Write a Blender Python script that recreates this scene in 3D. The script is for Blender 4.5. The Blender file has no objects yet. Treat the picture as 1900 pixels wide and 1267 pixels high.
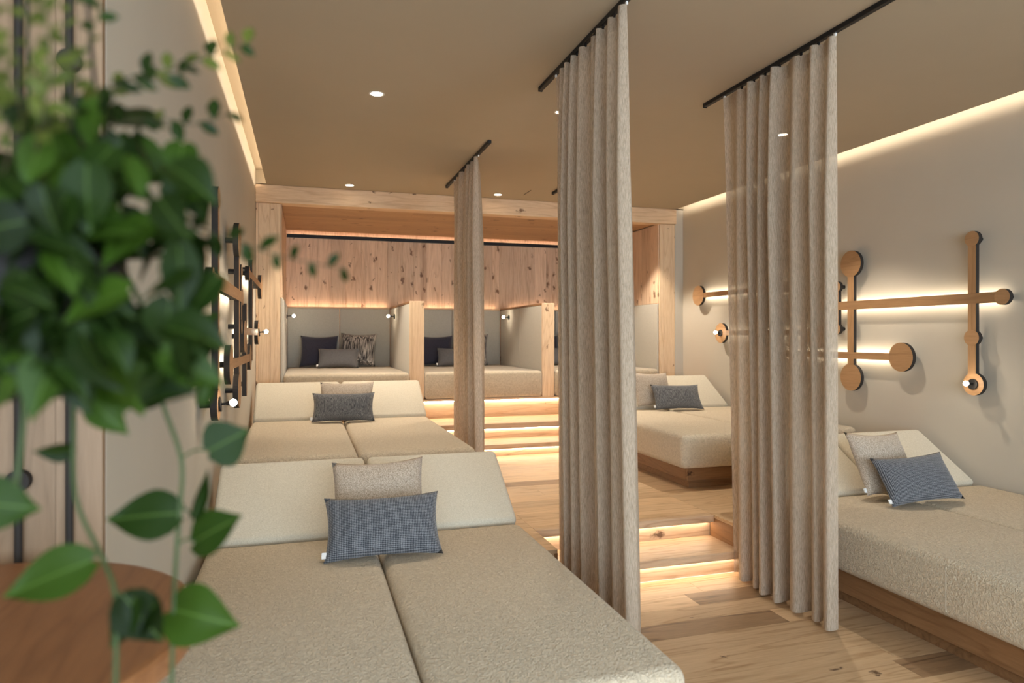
import bpy, bmesh, math, random
from mathutils import Vector, Matrix, Quaternion
random.seed(7)
R = math.radians
COL = bpy.context.scene.collection
SC = bpy.context.scene

# ------------------------------------------------------------------ camera
CAM_Z = 1.4
YAW = math.atan(385 / 1267.0)            # camera looks right of the room's long axis
cd = bpy.data.cameras.new('camera'); cam = bpy.data.objects.new('camera', cd); COL.objects.link(cam)
cam.location = (0, 0, CAM_Z); cam.rotation_euler = (math.pi / 2, 0, -YAW)
cd.sensor_width = 36; cd.lens = 36 * 1267 / 1900.0; cd.shift_y = -0.005
cd.clip_start = 0.05
cd.dof.use_dof = True; cd.dof.focus_distance = 4.0; cd.dof.aperture_fstop = 2.6
SC.camera = cam

# ------------------------------------------------------------------ world / daylight
w = bpy.data.worlds.new('sky'); SC.world = w; w.use_nodes = True
bg = w.node_tree.nodes['Background']; bg.inputs[0].default_value = (0.70, 0.85, 1.0, 1); bg.inputs[1].default_value = 7.5
pl = bpy.data.lights.new('window_portal', 'AREA'); pl.shape = 'RECTANGLE'; pl.size = 5.6; pl.size_y = 2.3
pl.cycles.is_portal = True
po = bpy.data.objects.new('window_portal', pl); COL.objects.link(po)
po.location = (1.1, -2.95, 1.45); po.rotation_euler = (math.pi / 2, 0, 0)

# ------------------------------------------------------------------ exposure
vs = SC.view_settings
vs.view_transform = 'Standard'; vs.look = 'None'; vs.gamma = 1.0; vs.use_curve_mapping = False
vs.exposure = 0.46
SC.cycles.max_bounces = 10; SC.cycles.diffuse_bounces = 5; SC.cycles.transparent_max_bounces = 12
SC.cycles.sample_clamp_indirect = 4.0
SC.cycles.caustics_reflective = False; SC.cycles.caustics_refractive = False

WARM = (1.0, 0.82, 0.62)
WARM2 = (1.0, 0.84, 0.64)
LED_STEP, LED_COVE, LED_ART, LED_NICHE = 20.0, 20.0, 22.0, 11.0
SPOT_W = 34.0
BULB = 48.0

# ------------------------------------------------------------------ materials
def srgb(r, g, b):
    f = lambda c: (c / 255 / 12.92) if c / 255 <= 0.04045 else ((c / 255 + 0.055) / 1.055) ** 2.4
    return (f(r), f(g), f(b), 1)
class N:
    def __init__(s, name):
        s.m = bpy.data.materials.new(name); s.m.use_nodes = True; s.t = s.m.node_tree
        s.b = s.t.nodes['Principled BSDF']; s.out = s.t.nodes['Material Output']
    def n(s, typ, **kw):
        x = s.t.nodes.new(typ)
        for k, v in kw.items(): setattr(x, k, v)
        return x
    def l(s, a, b): s.t.links.new(a, b)
    def math(s, op, a, b=None, c=None):
        x = s.n('ShaderNodeMath', operation=op)
        for i, v in enumerate((a, b, c)):
            if v is None: continue
            if isinstance(v, (int, float)): x.inputs[i].default_value = v
            else: s.l(v, x.inputs[i])
        return x.outputs[0]
    def mix(s, f, a, b, blend='MIX'):
        x = s.n('ShaderNodeMix', data_type='RGBA', blend_type=blend)
        for i, v in ((0, f), (6, a), (7, b)):
            if isinstance(v, (int, float)): x.inputs[i].default_value = v
            elif isinstance(v, tuple): x.inputs[i].default_value = v
            else: s.l(v, x.inputs[i])
        return x.outputs[2]
    def ramp(s, f, p0, p1):
        x = s.n('ShaderNodeMapRange', clamp=True)
        x.inputs[1].default_value = p0; x.inputs[2].default_value = p1
        s.l(f, x.inputs[0]); return x.outputs[0]
    def coords(s, rnd=True):
        tc = s.n('ShaderNodeTexCoord')
        if not rnd: return tc.outputs['Object']
        oi = s.n('ShaderNodeObjectInfo')
        cx = s.n('ShaderNodeCombineXYZ')
        s.l(s.math('MULTIPLY', oi.outputs['Random'], 31.0), cx.inputs[0])
        s.l(s.math('MULTIPLY', oi.outputs['Random'], 73.0), cx.inputs[1])
        s.l(s.math('MULTIPLY', oi.outputs['Random'], 17.0), cx.inputs[2])
        a = s.n('ShaderNodeVectorMath', operation='ADD'); s.l(tc.outputs['Object'], a.inputs[0]); s.l(cx.outputs[0], a.inputs[1])
        s.rand = oi.outputs['Random']
        return a.outputs[0]
    def scaled(s, v, sc):
        a = s.n('ShaderNodeVectorMath', operation='MULTIPLY'); s.l(v, a.inputs[0]); a.inputs[1].default_value = sc
        return a.outputs[0]
    def noise(s, v, scale, detail=4, rough=.55, dist=0):
        x = s.n('ShaderNodeTexNoise'); s.l(v, x.inputs['Vector'])
        x.inputs['Scale'].default_value = scale; x.inputs['Detail'].default_value = detail
        x.inputs['Roughness'].default_value = rough; x.inputs['Distortion'].default_value = dist
        return x.outputs['Fac']
    def bump(s, h, strength, dist):
        x = s.n('ShaderNodeBump'); x.inputs['Strength'].default_value = strength; x.inputs['Distance'].default_value = dist
        s.l(h, x.inputs['Height']); s.l(x.outputs[0], s.b.inputs['Normal'])
    def base(s, c):
        if isinstance(c, tuple): s.b.inputs['Base Color'].default_value = c
        else: s.l(c, s.b.inputs['Base Color'])
    def set(s, rough=.6, spec=.3, sheen=0, metal=0):
        s.b.inputs['Roughness'].default_value = rough; s.b.inputs['Specular IOR Level'].default_value = spec
        s.b.inputs['Metallic'].default_value = metal
        if sheen: s.b.inputs['Sheen Weight'].default_value = sheen; s.b.inputs['Sheen Roughness'].default_value = .5
        return s.m

def wood(name, base, dark, axis='X', knots=0.0, rough=.5, var=.16, line=.35, knot_col=(70, 40, 22)):
    m = N(name); v = m.coords()
    along, across = .55, 6.5
    sc = {'X': (along, across, across), 'Y': (across, along, across), 'Z': (across, across, along)}[axis]
    sv = m.scaled(v, sc)
    big = m.noise(sv, 1.0, 2, .5, .35)
    cont = m.math('PINGPONG', m.math('MULTIPLY', big, 9.0), .5)
    lines = m.math('POWER', m.ramp(cont, .28, .0), 2.0)
    f = tuple(a * b for a, b in zip(sc, (3.2, 3.2, 3.2) if axis == 'X' else (3.2, 3.2, 3.2)))
    fib = m.noise(m.scaled(v, f), 4.0, 5, .65, .2)
    fac = m.math('ADD', m.math('MULTIPLY', lines, line), m.math('MULTIPLY', m.ramp(fib, .35, .75), .45))
    fac = m.math('ADD', fac, m.math('MULTIPLY', m.ramp(big, .55, .8), .25))
    c = m.mix(m.math('MINIMUM', fac, 1.0), base, dark)
    if knots > .25:      # brownish heartwood streaks running along some boards
        st = m.noise(m.scaled(v, {'X': (.7, 9, 9), 'Y': (9, .7, 9), 'Z': (9, 9, .7)}[axis]), 1.3, 3, .6, .4)
        sel = m.ramp(m.math('FRACT', m.math('MULTIPLY', m.rand, 3.77)), .25, .9)
        c = m.mix(m.math('MULTIPLY', m.math('MULTIPLY', m.ramp(st, .5, .72), sel), .55), c, srgb(128, 84, 54))
    if knots:
        sp = m.n('ShaderNodeSeparateXYZ'); m.l(v, sp.inputs[0]); cb = m.n('ShaderNodeCombineXYZ')
        ia = 'XYZ'.index(axis); ob = [i for i in range(3) if i != ia]
        m.l(m.math('ADD', sp.outputs[ob[0]], sp.outputs[ob[1]]), cb.inputs[0])
        m.l(m.math('MULTIPLY', sp.outputs[ia], .6), cb.inputs[1])
        kv = cb.outputs[0]
        vo = m.n('ShaderNodeTexVoronoi', feature='F1', voronoi_dimensions='2D'); vo.inputs['Scale'].default_value = 9.0
        warp = m.n('ShaderNodeVectorMath', operation='ADD'); m.l(kv, warp.inputs[0])
        nz = m.n('ShaderNodeTexNoise'); m.l(kv, nz.inputs['Vector']); nz.inputs['Scale'].default_value = 38
        wm = m.n('ShaderNodeVectorMath', operation='MULTIPLY'); m.l(nz.outputs['Color'], wm.inputs[0]); wm.inputs[1].default_value = (.075,) * 3
        m.l(wm.outputs[0], warp.inputs[1]); m.l(warp.outputs[0], vo.inputs['Vector'])
        sep = m.n('ShaderNodeSeparateColor'); m.l(vo.outputs['Color'], sep.inputs[0])
        rad = m.math('MULTIPLY', m.math('GREATER_THAN', sep.outputs[0], m.math('MULTIPLY_ADD', m.math('FRACT', m.math('MULTIPLY', m.rand, 7.31)), -1.5 * knots, 1 - .25 * knots)), m.math('MULTIPLY_ADD', m.math('POWER', sep.outputs[1], 2.0), .24, .06))
        kf = m.ramp(m.math('DIVIDE', vo.outputs['Distance'], m.math('ADD', rad, .0001)), 1.0, .45)
        c = m.mix(m.math('MULTIPLY', kf, .85), c, srgb(*knot_col))
    hv = m.n('ShaderNodeHueSaturation'); m.l(c, hv.inputs['Color'])
    m.l(m.math('MULTIPLY_ADD', m.rand, var * 2, 1 - var), hv.inputs['Value'])
    m.base(hv.outputs[0]); m.bump(fib, .15, .002)
    return m.set(rough, .35)

def fabric(name, c1, c2, scale=90, bump=.5, dist=.004, sheen=.25, rough=.9):
    m = N(name); v = m.coords()
    a = m.noise(v, scale, 3, .6, 1.2); b = m.noise(v, scale * .12, 2)
    col = m.mix(m.ramp(a, .35, .65), c1, c2)
    col = m.mix(m.math('MULTIPLY', m.ramp(b, .3, .8), .12), col, c1)
    m.base(col); m.bump(a, bump, dist)
    return m.set(rough, .15, sheen)

def weave(name, c1, c2, scale=260, streak=0.0, contrast=(.4, .6), bump=.35):
    """woven cushion cloth: little dots in rows, or broken vertical streaks"""
    m = N(name); v = m.coords()
    if streak:
        a = m.noise(m.scaled(v, (1, 1, streak)), scale, 3, .6, .3)
    else:
        s = m.n('ShaderNodeSeparateXYZ'); m.l(v, s.inputs[0])
        sx = m.math('SINE', m.math('MULTIPLY', m.math('ADD', s.outputs[0], s.outputs[2]), scale * 2.2))
        sz = m.math('SINE', m.math('MULTIPLY', m.math('SUBTRACT', s.outputs[0], s.outputs[2]), scale * 2.2))
        a = m.math('MULTIPLY_ADD', m.math('MULTIPLY', sx, sz), .3, .5)
        a = m.math('ADD', m.math('MULTIPLY', a, .7), m.math('MULTIPLY', m.noise(v, scale * .8, 3), .3))
    m.base(m.mix(m.ramp(a, *contrast), c1, c2)); m.bump(a, bump, .002)
    return m.set(.9, .1, .2)

def plain(name, col, rough=.6, spec=.3, metal=0, noise=0):
    m = N(name)
    if noise:
        v = m.coords(False); a = m.noise(v, 14, 4)
        m.base(m.mix(m.math('MULTIPLY', a, noise), col, tuple(c * .7 for c in col[:3]) + (1,)))
    else: m.base(col)
    return m.set(rough, spec, 0, metal)

def emit(name, col, strength):
    m = N(name); m.base((0, 0, 0, 1)); m.b.inputs['Emission Color'].default_value = tuple(col) + (1,)
    m.b.inputs['Emission Strength'].default_value = strength; return m.m

def plaster(name, col, col2):
    m = N(name); v = m.coords(False)
    a = m.noise(v, 2.2, 4, .6); b = m.noise(v, 160, 2)
    m.base(m.mix(m.math('MULTIPLY', a, .5), col, col2)); m.bump(b, .08, .002)
    return m.set(.85, .15)

def curtain_mat(name):
    m = N(name); v = m.coords(False)
    st = m.noise(m.scaled(v, (1, 1, .07)), 420, 3, .7)
    st2 = m.noise(m.scaled(v, (.15, .15, 1)), 520, 2, .6)
    c = m.mix(m.ramp(st, .32, .68), srgb(214, 197, 176), srgb(178, 159, 136))
    c = m.mix(m.math('MULTIPLY', m.ramp(st2, .4, .7), .35), c, srgb(205, 194, 180))
    d = m.n('ShaderNodeBsdfDiffuse'); m.l(c, d.inputs[0])
    bp = m.n('ShaderNodeBump'); bp.inputs['Strength'].default_value = .3; bp.inputs['Distance'].default_value = .001
    m.l(st, bp.inputs['Height']); m.l(bp.outputs[0], d.inputs['Normal'])
    tr = m.n('ShaderNodeBsdfTranslucent'); m.l(c, tr.inputs[0])
    tp = m.n('ShaderNodeBsdfTransparent')
    m1 = m.n('ShaderNodeMixShader'); m1.inputs[0].default_value = .34; m.l(d.outputs[0], m1.inputs[1]); m.l(tr.outputs[0], m1.inputs[2])
    m2 = m.n('ShaderNodeMixShader'); m.l(m.math('MULTIPLY', m.ramp(st, .42, .7), .24), m2.inputs[0])
    m.l(m1.outputs[0], m2.inputs[1]); m.l(tp.outputs[0], m2.inputs[2]); m.l(m2.outputs[0], m.out.inputs[0])
    m.t.nodes.remove(m.b)
    return m.m

def leaf_mat(name, c1, c2):
    m = N(name); v = m.coords(False)
    oi = m.n('ShaderNodeObjectInfo')
    s = m.n('ShaderNodeSeparateXYZ'); m.l(v, s.inputs[0])
    rib = m.ramp(m.math('ABSOLUTE', s.outputs[0]), .02, .0)
    c = m.mix(oi.outputs['Random'], c1, c2)
    c = m.mix(m.math('MULTIPLY', m.noise(v, 3.5, 3), .35), c, c2)
    c = m.mix(m.math('MULTIPLY', rib, .3), c, srgb(130, 165, 80))
    m.base(c); m.b.inputs['Subsurface Weight'].default_value = 0
    tr = m.n('ShaderNodeBsdfTranslucent'); m.l(c, tr.inputs[0])
    mx = m.n('ShaderNodeMixShader'); mx.inputs[0].default_value = .22
    m.l(m.b.outputs[0], mx.inputs[1]); m.l(tr.outputs[0], mx.inputs[2]); m.l(mx.outputs[0], m.out.inputs[0])
    return m.set(.46, .16)

M = {}
M['floor'] = wood('oak_floor', srgb(212, 182, 144), srgb(166, 131, 93), 'X', .03, .42, .12, .55)
M['floor_dark'] = wood('oak_floor_dark', srgb(160, 130, 98), srgb(96, 72, 50), 'X', .03, .42, .08, .7)
M['step'] = wood('oak_step', srgb(206, 176, 142), srgb(162, 128, 94), 'X', .02, .42, .06, .5)
M['larch_v'] = wood('larch_vertical', srgb(228, 198, 168), srgb(186, 148, 116), 'Z', .5, .55, .13, .4, (104, 66, 42))
M['larch_post'] = wood('larch_post', srgb(232, 204, 168), srgb(196, 158, 120), 'Z', .3, .55, .10, .4, (112, 74, 48))
M['larch_x'] = wood('larch_horizontal', srgb(222, 192, 156), srgb(184, 146, 110), 'X', .22, .55, .10, .4, (104, 68, 44))
M['larch_y'] = wood('larch_lengthwise', srgb(150, 112, 76), srgb(108, 76, 48), 'Y', .08, .5, .1, .4)
M['larch_dx'] = wood('larch_dark_crosswise', srgb(150, 112, 76), srgb(108, 76, 48), 'X', .08, .5, .1, .4)
M['ceil_wood'] = wood('larch_soffit', srgb(190, 148, 106), srgb(152, 112, 74), 'X', .2, .55, .1, .3)
M['panel'] = wood('oak_panel', srgb(150, 124, 98), srgb(120, 96, 72), 'Z', .06, .5, .06, .35)
M['table'] = wood('stained_table', srgb(152, 104, 66), srgb(116, 74, 44), 'Y', .0, .4, .02, .4)
M['art'] = wood('oak_art', srgb(180, 140, 100), srgb(142, 106, 70), 'Y', .0, .5, .1, .3)
M['art_v'] = wood('oak_art_vertical', srgb(180, 140, 100), srgb(142, 106, 70), 'Z', .0, .5, .1, .3)
M['black'] = plain('black_metal', (.012, .011, .011, 1), .5, .3)
M['edge'] = plain('charred_edge', (.030, .025, .022, 1), .7, .2)
M['wall'] = plaster('wall_plaster', srgb(196, 188, 173), srgb(181, 172, 156))
M['ceil'] = plaster('ceiling_plaster', srgb(178, 164, 143), srgb(168, 154, 132))
M['boucle'] = fabric('boucle', srgb(204, 188, 161), srgb(226, 211, 185), 75, 1.0, .012, .2)
M['back'] = fabric('backrest_cloth', srgb(194, 184, 162), srgb(216, 207, 187), 190, .4, .003, .2)
M['felt'] = fabric('grey_upholstery', srgb(174, 169, 155), srgb(200, 195, 182), 220, .25, .002, .15)
M['bench'] = fabric('bench_velour', srgb(172, 158, 136), srgb(194, 180, 156), 60, .15, .002, .35)
M['dark_dot'] = weave('charcoal_dot_weave', srgb(40, 44, 52), srgb(156, 157, 160), 205, 0, (.38, .74))
M['dark_streak'] = weave('charcoal_slub', srgb(58, 60, 64), srgb(132, 131, 130), 300, .12, (.36, .68))
M['cream'] = weave('cream_slub', srgb(142, 126, 108), srgb(206, 192, 174), 300, .6, (.35, .62))
M['navy'] = weave('navy_cloth', srgb(46, 46, 58), srgb(72, 71, 84), 330, .7, (.35, .65), .2)
M['tweed'] = weave('black_white_tweed', srgb(62, 58, 58), srgb(196, 188, 178), 95, .07, (.44, .60))
M['grey_weave'] = weave('grey_fine_weave', srgb(76, 74, 75), srgb(116, 113, 112), 350, .8, (.35, .65), .2)
M['white'] = plain('white_cloth', srgb(232, 230, 225), .7)
M['seam'] = plain('piping', srgb(214, 204, 184), .9)
M['curtain'] = curtain_mat('linen_curtain')
M['led_step'] = emit('led_step', WARM, LED_STEP)
M['led_cove'] = emit('led_cove', WARM2, LED_COVE)
M['led_cove_soft'] = emit('led_cove_soft', WARM2, LED_COVE * .4)
M['led_art'] = emit('led_art', WARM2, LED_ART)
M['led_niche'] = emit('led_niche', (1, .70, .48), LED_NICHE)
M['bulb'] = emit('bulb_glow', (1, .86, .66), BULB)
M['bulb_small'] = emit('bulb_small_glow', (1, .86, .66), 90)
M['down'] = emit('downlight_glow', (1, .86, .66), 14)
M['leaf'] = leaf_mat('leaf_green', srgb(30, 52, 10), srgb(58, 84, 22))
M['leaf_d'] = leaf_mat('leaf_dark', srgb(15, 28, 5), srgb(32, 52, 12))
M['leaf_o'] = leaf_mat('leaf_olive', srgb(54, 62, 22), srgb(90, 98, 40))
M['stem'] = plain('vine_stem', srgb(62, 78, 44), .6)
M['twig'] = plain('twig_stem', srgb(70, 66, 46), .7)
M['pot'] = plain('dark_pot', srgb(38, 36, 34), .7, .2)
M['soil'] = plain('soil', srgb(40, 30, 22), .95)

# ------------------------------------------------------------------ object helpers
WL = {}     # object name -> world origin
def link(name, me, origin, parent=None, mat=None):
    o = bpy.data.objects.new(name, me); COL.objects.link(o)
    origin = Vector(origin)
    if parent is not None:
        o.parent = parent; o.location = origin - WL[parent.name]
    else: o.location = origin
    WL[o.name] = origin
    if mat is not None and me is not None and len(me.materials) == 0: me.materials.append(mat)
    return o
def tag(o, label, cat, group=None, kind=None):
    if label: o['label'] = label
    if cat: o['category'] = cat
    if group: o['group'] = group
    if kind: o['kind'] = kind
    return o
def thing(name, loc, label, cat, group=None):
    return tag(link(name, None, loc), label, cat, group)
def bm_obj(name, bm, mat, parent=None, smooth=False, origin=None):
    vs_ = [v.co for v in bm.verts]
    lo = Vector((min(c.x for c in vs_), min(c.y for c in vs_), min(c.z for c in vs_)))
    hi = Vector((max(c.x for c in vs_), max(c.y for c in vs_), max(c.z for c in vs_)))
    if origin is None: origin = Vector(((lo.x + hi.x) / 2, (lo.y + hi.y) / 2, lo.z))
    for v in bm.verts: v.co -= Vector(origin)
    bmesh.ops.recalc_face_normals(bm, faces=bm.faces)
    me = bpy.data.meshes.new(name); bm.to_mesh(me); bm.free()
    if smooth:
        for p in me.polygons: p.use_smooth = True
    return link(name, me, origin, parent, mat)
def add_box(bm, x0, x1, y0, y1, z0, z1):
    vs_ = [bm.verts.new(p) for p in ((x0, y0, z0), (x1, y0, z0), (x1, y1, z0), (x0, y1, z0), (x0, y0, z1), (x1, y0, z1), (x1, y1, z1), (x0, y1, z1))]
    for f in ((0, 3, 2, 1), (4, 5, 6, 7), (0, 1, 5, 4), (1, 2, 6, 5), (2, 3, 7, 6), (3, 0, 4, 7)): bm.faces.new([vs_[i] for i in f])
    return vs_
def box(name, x0, x1, y0, y1, z0, z1, mat, parent=None, bevel=0, seg=2, smooth=False):
    bm = bmesh.new(); add_box(bm, x0, x1, y0, y1, z0, z1)
    if bevel: bmesh.ops.bevel(bm, geom=bm.edges[:], offset=bevel, segments=seg, profile=.5, affect='EDGES')
    return bm_obj(name, bm, mat, parent, smooth or (bevel > 0 and seg > 2))
def structure(o): o['kind'] = 'structure'; return o
def add_tube(bm, pts, radii, sides=8, cap=True):
    pts = [Vector(p) for p in pts]
    if isinstance(radii, (int, float)): radii = [radii] * len(pts)
    rings = []; prev = None
    for i, p in enumerate(pts):
        t = (pts[min(i + 1, len(pts) - 1)] - pts[max(i - 1, 0)]).normalized()
        if prev is None:
            a = Vector((0, 0, 1)) if abs(t.z) < .9 else Vector((1, 0, 0))
            n = t.cross(a).normalized()
        else: n = (prev - t * prev.dot(t)).normalized()
        prev = n; b = t.cross(n)
        rings.append([bm.verts.new(p + (n * math.cos(2 * math.pi * k / sides) + b * math.sin(2 * math.pi * k / sides)) * radii[i]) for k in range(sides)])
    for a, b in zip(rings, rings[1:]):
        for k in range(sides): bm.faces.new((a[k], a[(k + 1) % sides], b[(k + 1) % sides], b[k]))
    if cap: bm.faces.new(rings[0][::-1]); bm.faces.new(rings[-1])
def tube(name, pts, radii, mat, parent=None, sides=8, smooth=True):
    bm = bmesh.new(); add_tube(bm, pts, radii, sides); o = bm_obj(name, bm, mat, parent, smooth); return o
def cyl(name, p0, p1, r, mat, parent=None, sides=20, r1=None):
    bm = bmesh.new(); add_tube(bm, [p0, p1], [r, r if r1 is None else r1], sides)
    return bm_obj(name, bm, mat, parent)
def lathe(name, prof, c, mat, parent=None, sides=32, smooth=True):
    bm = bmesh.new(); rings = []
    for r, z in prof: rings.append([bm.verts.new((c[0] + r * math.cos(2 * math.pi * k / sides), c[1] + r * math.sin(2 * math.pi * k / sides), z)) for k in range(sides)])
    for a, b in zip(rings, rings[1:]):
        for k in range(sides): bm.faces.new((a[k], a[(k + 1) % sides], b[(k + 1) % sides], b[k]))
    bm.faces.new(rings[0][::-1]); bm.faces.new(rings[-1])
    return bm_obj(name, bm, mat, parent, smooth)
def ball(name, c, r, mat, parent=None, sub=2):
    bm = bmesh.new(); bmesh.ops.create_icosphere(bm, subdivisions=sub, radius=r)
    for v in bm.verts: v.co += Vector(c)
    return bm_obj(name, bm, mat, parent, True)

# ------------------------------------------------------------------ room dimensions
XL, XR = -0.45, 4.20                  # side walls of the lounge
CZ = 2.86                             # ceiling height
Y_END = 7.0                           # front of the larch alcove
S1, L1, SA, L2 = 0.137, 0.275, 0.39, 0.544   # step and platform heights
SX0, SX1 = 1.28, 2.47                 # stairs between side platforms

# ------------------------------------------------------------------ floors with separate boards
def planks(parent, x0, x1, y0, y1, z, width, mat, thick=.02, lens=(1.1, 2.4), seed=1, dark=None, special=()):
    rnd = random.Random(seed); y = y0; row = 0
    while y < y1 - .01:
        ye = min(y + width, y1); x = x0
        first = rnd.uniform(.3, lens[1]); cuts = [(a, b) for (a, b, yy) in special if y <= yy < ye]
        while x < x1 - .01:
            ln = first if x == x0 else rnd.uniform(*lens)
            xe = min(x + ln, x1)
            if x1 - xe < .25: xe = x1
            m = mat
            for (a, b) in cuts:
                if x < a < xe: xe = a
                if abs(x - a) < 1e-6: xe = b
            if dark is not None and rnd.random() < .06: m = dark
            if any(abs(x - a) < 1e-6 for a, b in cuts): m = dark
            elif cuts: m = mat
            bm = bmesh.new(); add_box(bm, x + .0006, xe - .0006, y + .0006, ye - .0006, z - thick, z)
            bm_obj('plank', bm, m, parent)
            x = xe
        y = ye; row += 1
floor = structure(box('floor', -2.0, XR, -3.0, 3.52, -.14, -.021, M['floor']))
planks(floor, -2.0, XR, -.6, 3.5, 0.0, .155, M['floor'], seed=5, dark=M['floor_dark'], special=((2.43, 3.3, 2.32), (1.2, 2.28, 2.95)))
planks(floor, -2.0, XR, -3.0, -.6, 0.0, .40, M['floor'], seed=9)
# mid platform body + boards
bm = bmesh.new()
add_box(bm, XL, SX0 - .021, 3.40, 7.1, -.13, L1 - .021)
floor_mid = structure(bm_obj('floor_platform', bm, M['step']))
box('platform_core', SX0 - .02, SX1 + .02, 3.80, 6.6, -.13, L1 - .021, M['step'], floor_mid)
box('platform_core', SX1 + .021, XR, 3.40, 7.1, -.13, L1 - .021, M['step'], floor_mid)
planks(floor_mid, XL, SX0, 3.38, 6.16, L1, .155, M['floor'], seed=12, dark=M['floor_dark'])
planks(floor_mid, SX0, SX1, 3.80, 6.18, L1, .155, M['floor'], seed=23, dark=M['floor_dark'], lens=(1.3, 2.4))
planks(floor_mid, SX1, XR, 3.38, 6.16, L1, .155, M['floor'], seed=31)
# cheek boards closing the side platforms
box('cheek_board', SX0 - .02, SX0, 3.38, 3.79, 0, L1 - .0205, M['larch_y'], floor_mid)
box('cheek_board', SX1, SX1 + .02, 3.38, 3.79, 0, L1 - .0205, M['larch_y'], floor_mid)
box('fascia_board', XL, SX0 - .021, 3.38, 3.399, 0, L1 - .0205, M['step'], floor_mid)
box('fascia_board', SX1 + .021, XR, 3.38, 3.399, 0, L1 - .0205, M['step'], floor_mid)

# steps: tread with square nosing, recessed riser, light strip under the nosing
def step(x0, x1, ynose, yback, z, zlow, label, nose=.045, recess=.05, tread=True):
    t = thing('wooden_step', ((x0 + x1) / 2, ynose, zlow), label, 'step', None)
    td = box('tread', x0 + .001, x1 - .001, ynose, yback, z - nose, z, M['step'], t, .003, 1)
    box('riser', x0 + .001, x1 - .001, ynose + recess, ynose + recess + .018, zlow + .0005, z - nose - .0005, M['step'], t)
    box('light_strip', x0 + .02, x1 - .02, ynose + recess - .016, ynose + recess - .004, z - nose - .006, z - nose - .001, M['led_step'], td)
    return t
step(SX0, SX1, 3.455, 3.795, S1, 0, 'lower oak step glowing underneath beside the nearest curtains')
step(SX0, SX1, 3.745, 3.80, L1, S1, 'upper oak step glowing underneath, at the edge of the middle platform')
step(1.2, 2.55, 6.136, 6.53, SA, L1, 'lowest of the oak steps leading up to the upholstered booths')
step(1.2, 2.55, 6.475, 6.53, L2, SA, 'topmost oak step right below the upholstered booths', nose=.055)
# upper landing
floor_up = structure(box('floor_landing', XL, XR, 6.62, 8.9, L1 + .001, L2 - .021, M['step']))
box('landing_core', XL, 1.2, 6.19, 6.62, L1 + .001, L2 - .021, M['step'], floor_up)
box('landing_core', 2.55, XR, 6.19, 6.62, L1 + .001, L2 - .021, M['step'], floor_up)
planks(floor_up, XL, 1.2, 6.17, 7.06, L2, .15, M['floor'], seed=41)
planks(floor_up, 1.2, 2.55, 6.531, 7.06, L2, .176, M['floor'], seed=43, lens=(1.35, 1.4))
planks(floor_up, 2.55, XR, 6.17, 7.06, L2, .15, M['floor'], seed=47)

# ------------------------------------------------------------------ walls and ceiling
structure(box('wall_left', XL - .12, XL, 1.83, 8.9, -.14, 3.02, M['wall']))
structure(box('wall_right', XR, XR + .12, -3.0, 8.9, -.14, 3.02, M['wall']))
structure(box('wall_side', -2.12, -2.0, -3.0, 1.92, -.14, 3.02, M['wall']))
we = structure(box('wall_end', -2.0, XL - .121, 1.83, 1.92, -.14, 3.02, M['wall']))
xb = XL - .001
for i, wd in enumerate((.095, .12, .11, .14, .12, .13, .11, .14, .12, .13, .12, .14)):
    if xb - wd < -2.0: break
    box('panel_board', xb - wd + .001, xb, 1.80, 1.829, .0, CZ - .002, M['panel'], we)
    xb -= wd
structure(box('wall_niche_end', 4.095, XR - .001, Y_END, 7.1, L2 + .001, CZ - .001, M['wall']))
structure(box('wall_back', XL, XR, 8.83, 8.9, L2, 3.02, M['larch_v']))
# wall behind the camera with its wide window opening
structure(box('wall_front', -2.0, XR, -3.06, -3.0, -.14, .28, M['wall']))
structure(box('wall_front_lintel', -2.0, XR, -3.06, -3.0, 2.62, 3.02, M['wall']))
win = structure(box('window_1', -2.0, -1.92, -3.05, -3.0, .29, 2.61, M['larch_post']))
for x in (-.4, 1.15, 2.7, 4.12): box('window_frame', x, x + .075, -3.05, -3.0, .29, 2.61, M['larch_post'], win)
# ceiling: thin slab with open coves left and right, roof slab above
ceil = structure(box('ceiling', -.35, 4.085, 1.80, 7.0, CZ, CZ + .012, M['ceil']))
box('ceiling_slab', -2.0, 4.085, -3.0, 1.80, CZ, CZ + .012, M['ceil'], ceil)
box('ceiling_slab', 4.085, XR, -3.0, -.5, CZ, CZ + .012, M['ceil'], ceil)
box('roof_slab', -2.12, XR + .12, -3.06, 8.9, 3.0, 3.05, M['ceil'], ceil)
box('cove_light_stop', -.06, -.05, 1.80, 7.0, CZ + .0125, 2.999, M['ceil'], ceil)  # unseen boards added to keep strip light out of the ceiling void
box('cove_light_stop', 3.80, 3.81, -.5, 7.0, CZ + .0125, 2.999, M['ceil'], ceil)
box('cove_end', XL, -.05, 6.99, 7.0, CZ + .0125, 2.999, M['ceil'], ceil)
box('cove_end', 3.80, XR, 6.99, 7.0, CZ + .0125, 2.999, M['ceil'], ceil)
box('cove_end', XL, -.05, 1.83, 1.84, CZ + .0125, 2.999, M['ceil'], ceil)
box('cove_light', -.275, -.26, 1.85, 6.95, 2.905, 2.92, M['led_cove'], ceil)
box('cove_light', 3.965, 3.98, -.4, 6.95, 2.882, 2.965, M['led_cove_soft'], ceil)
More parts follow.
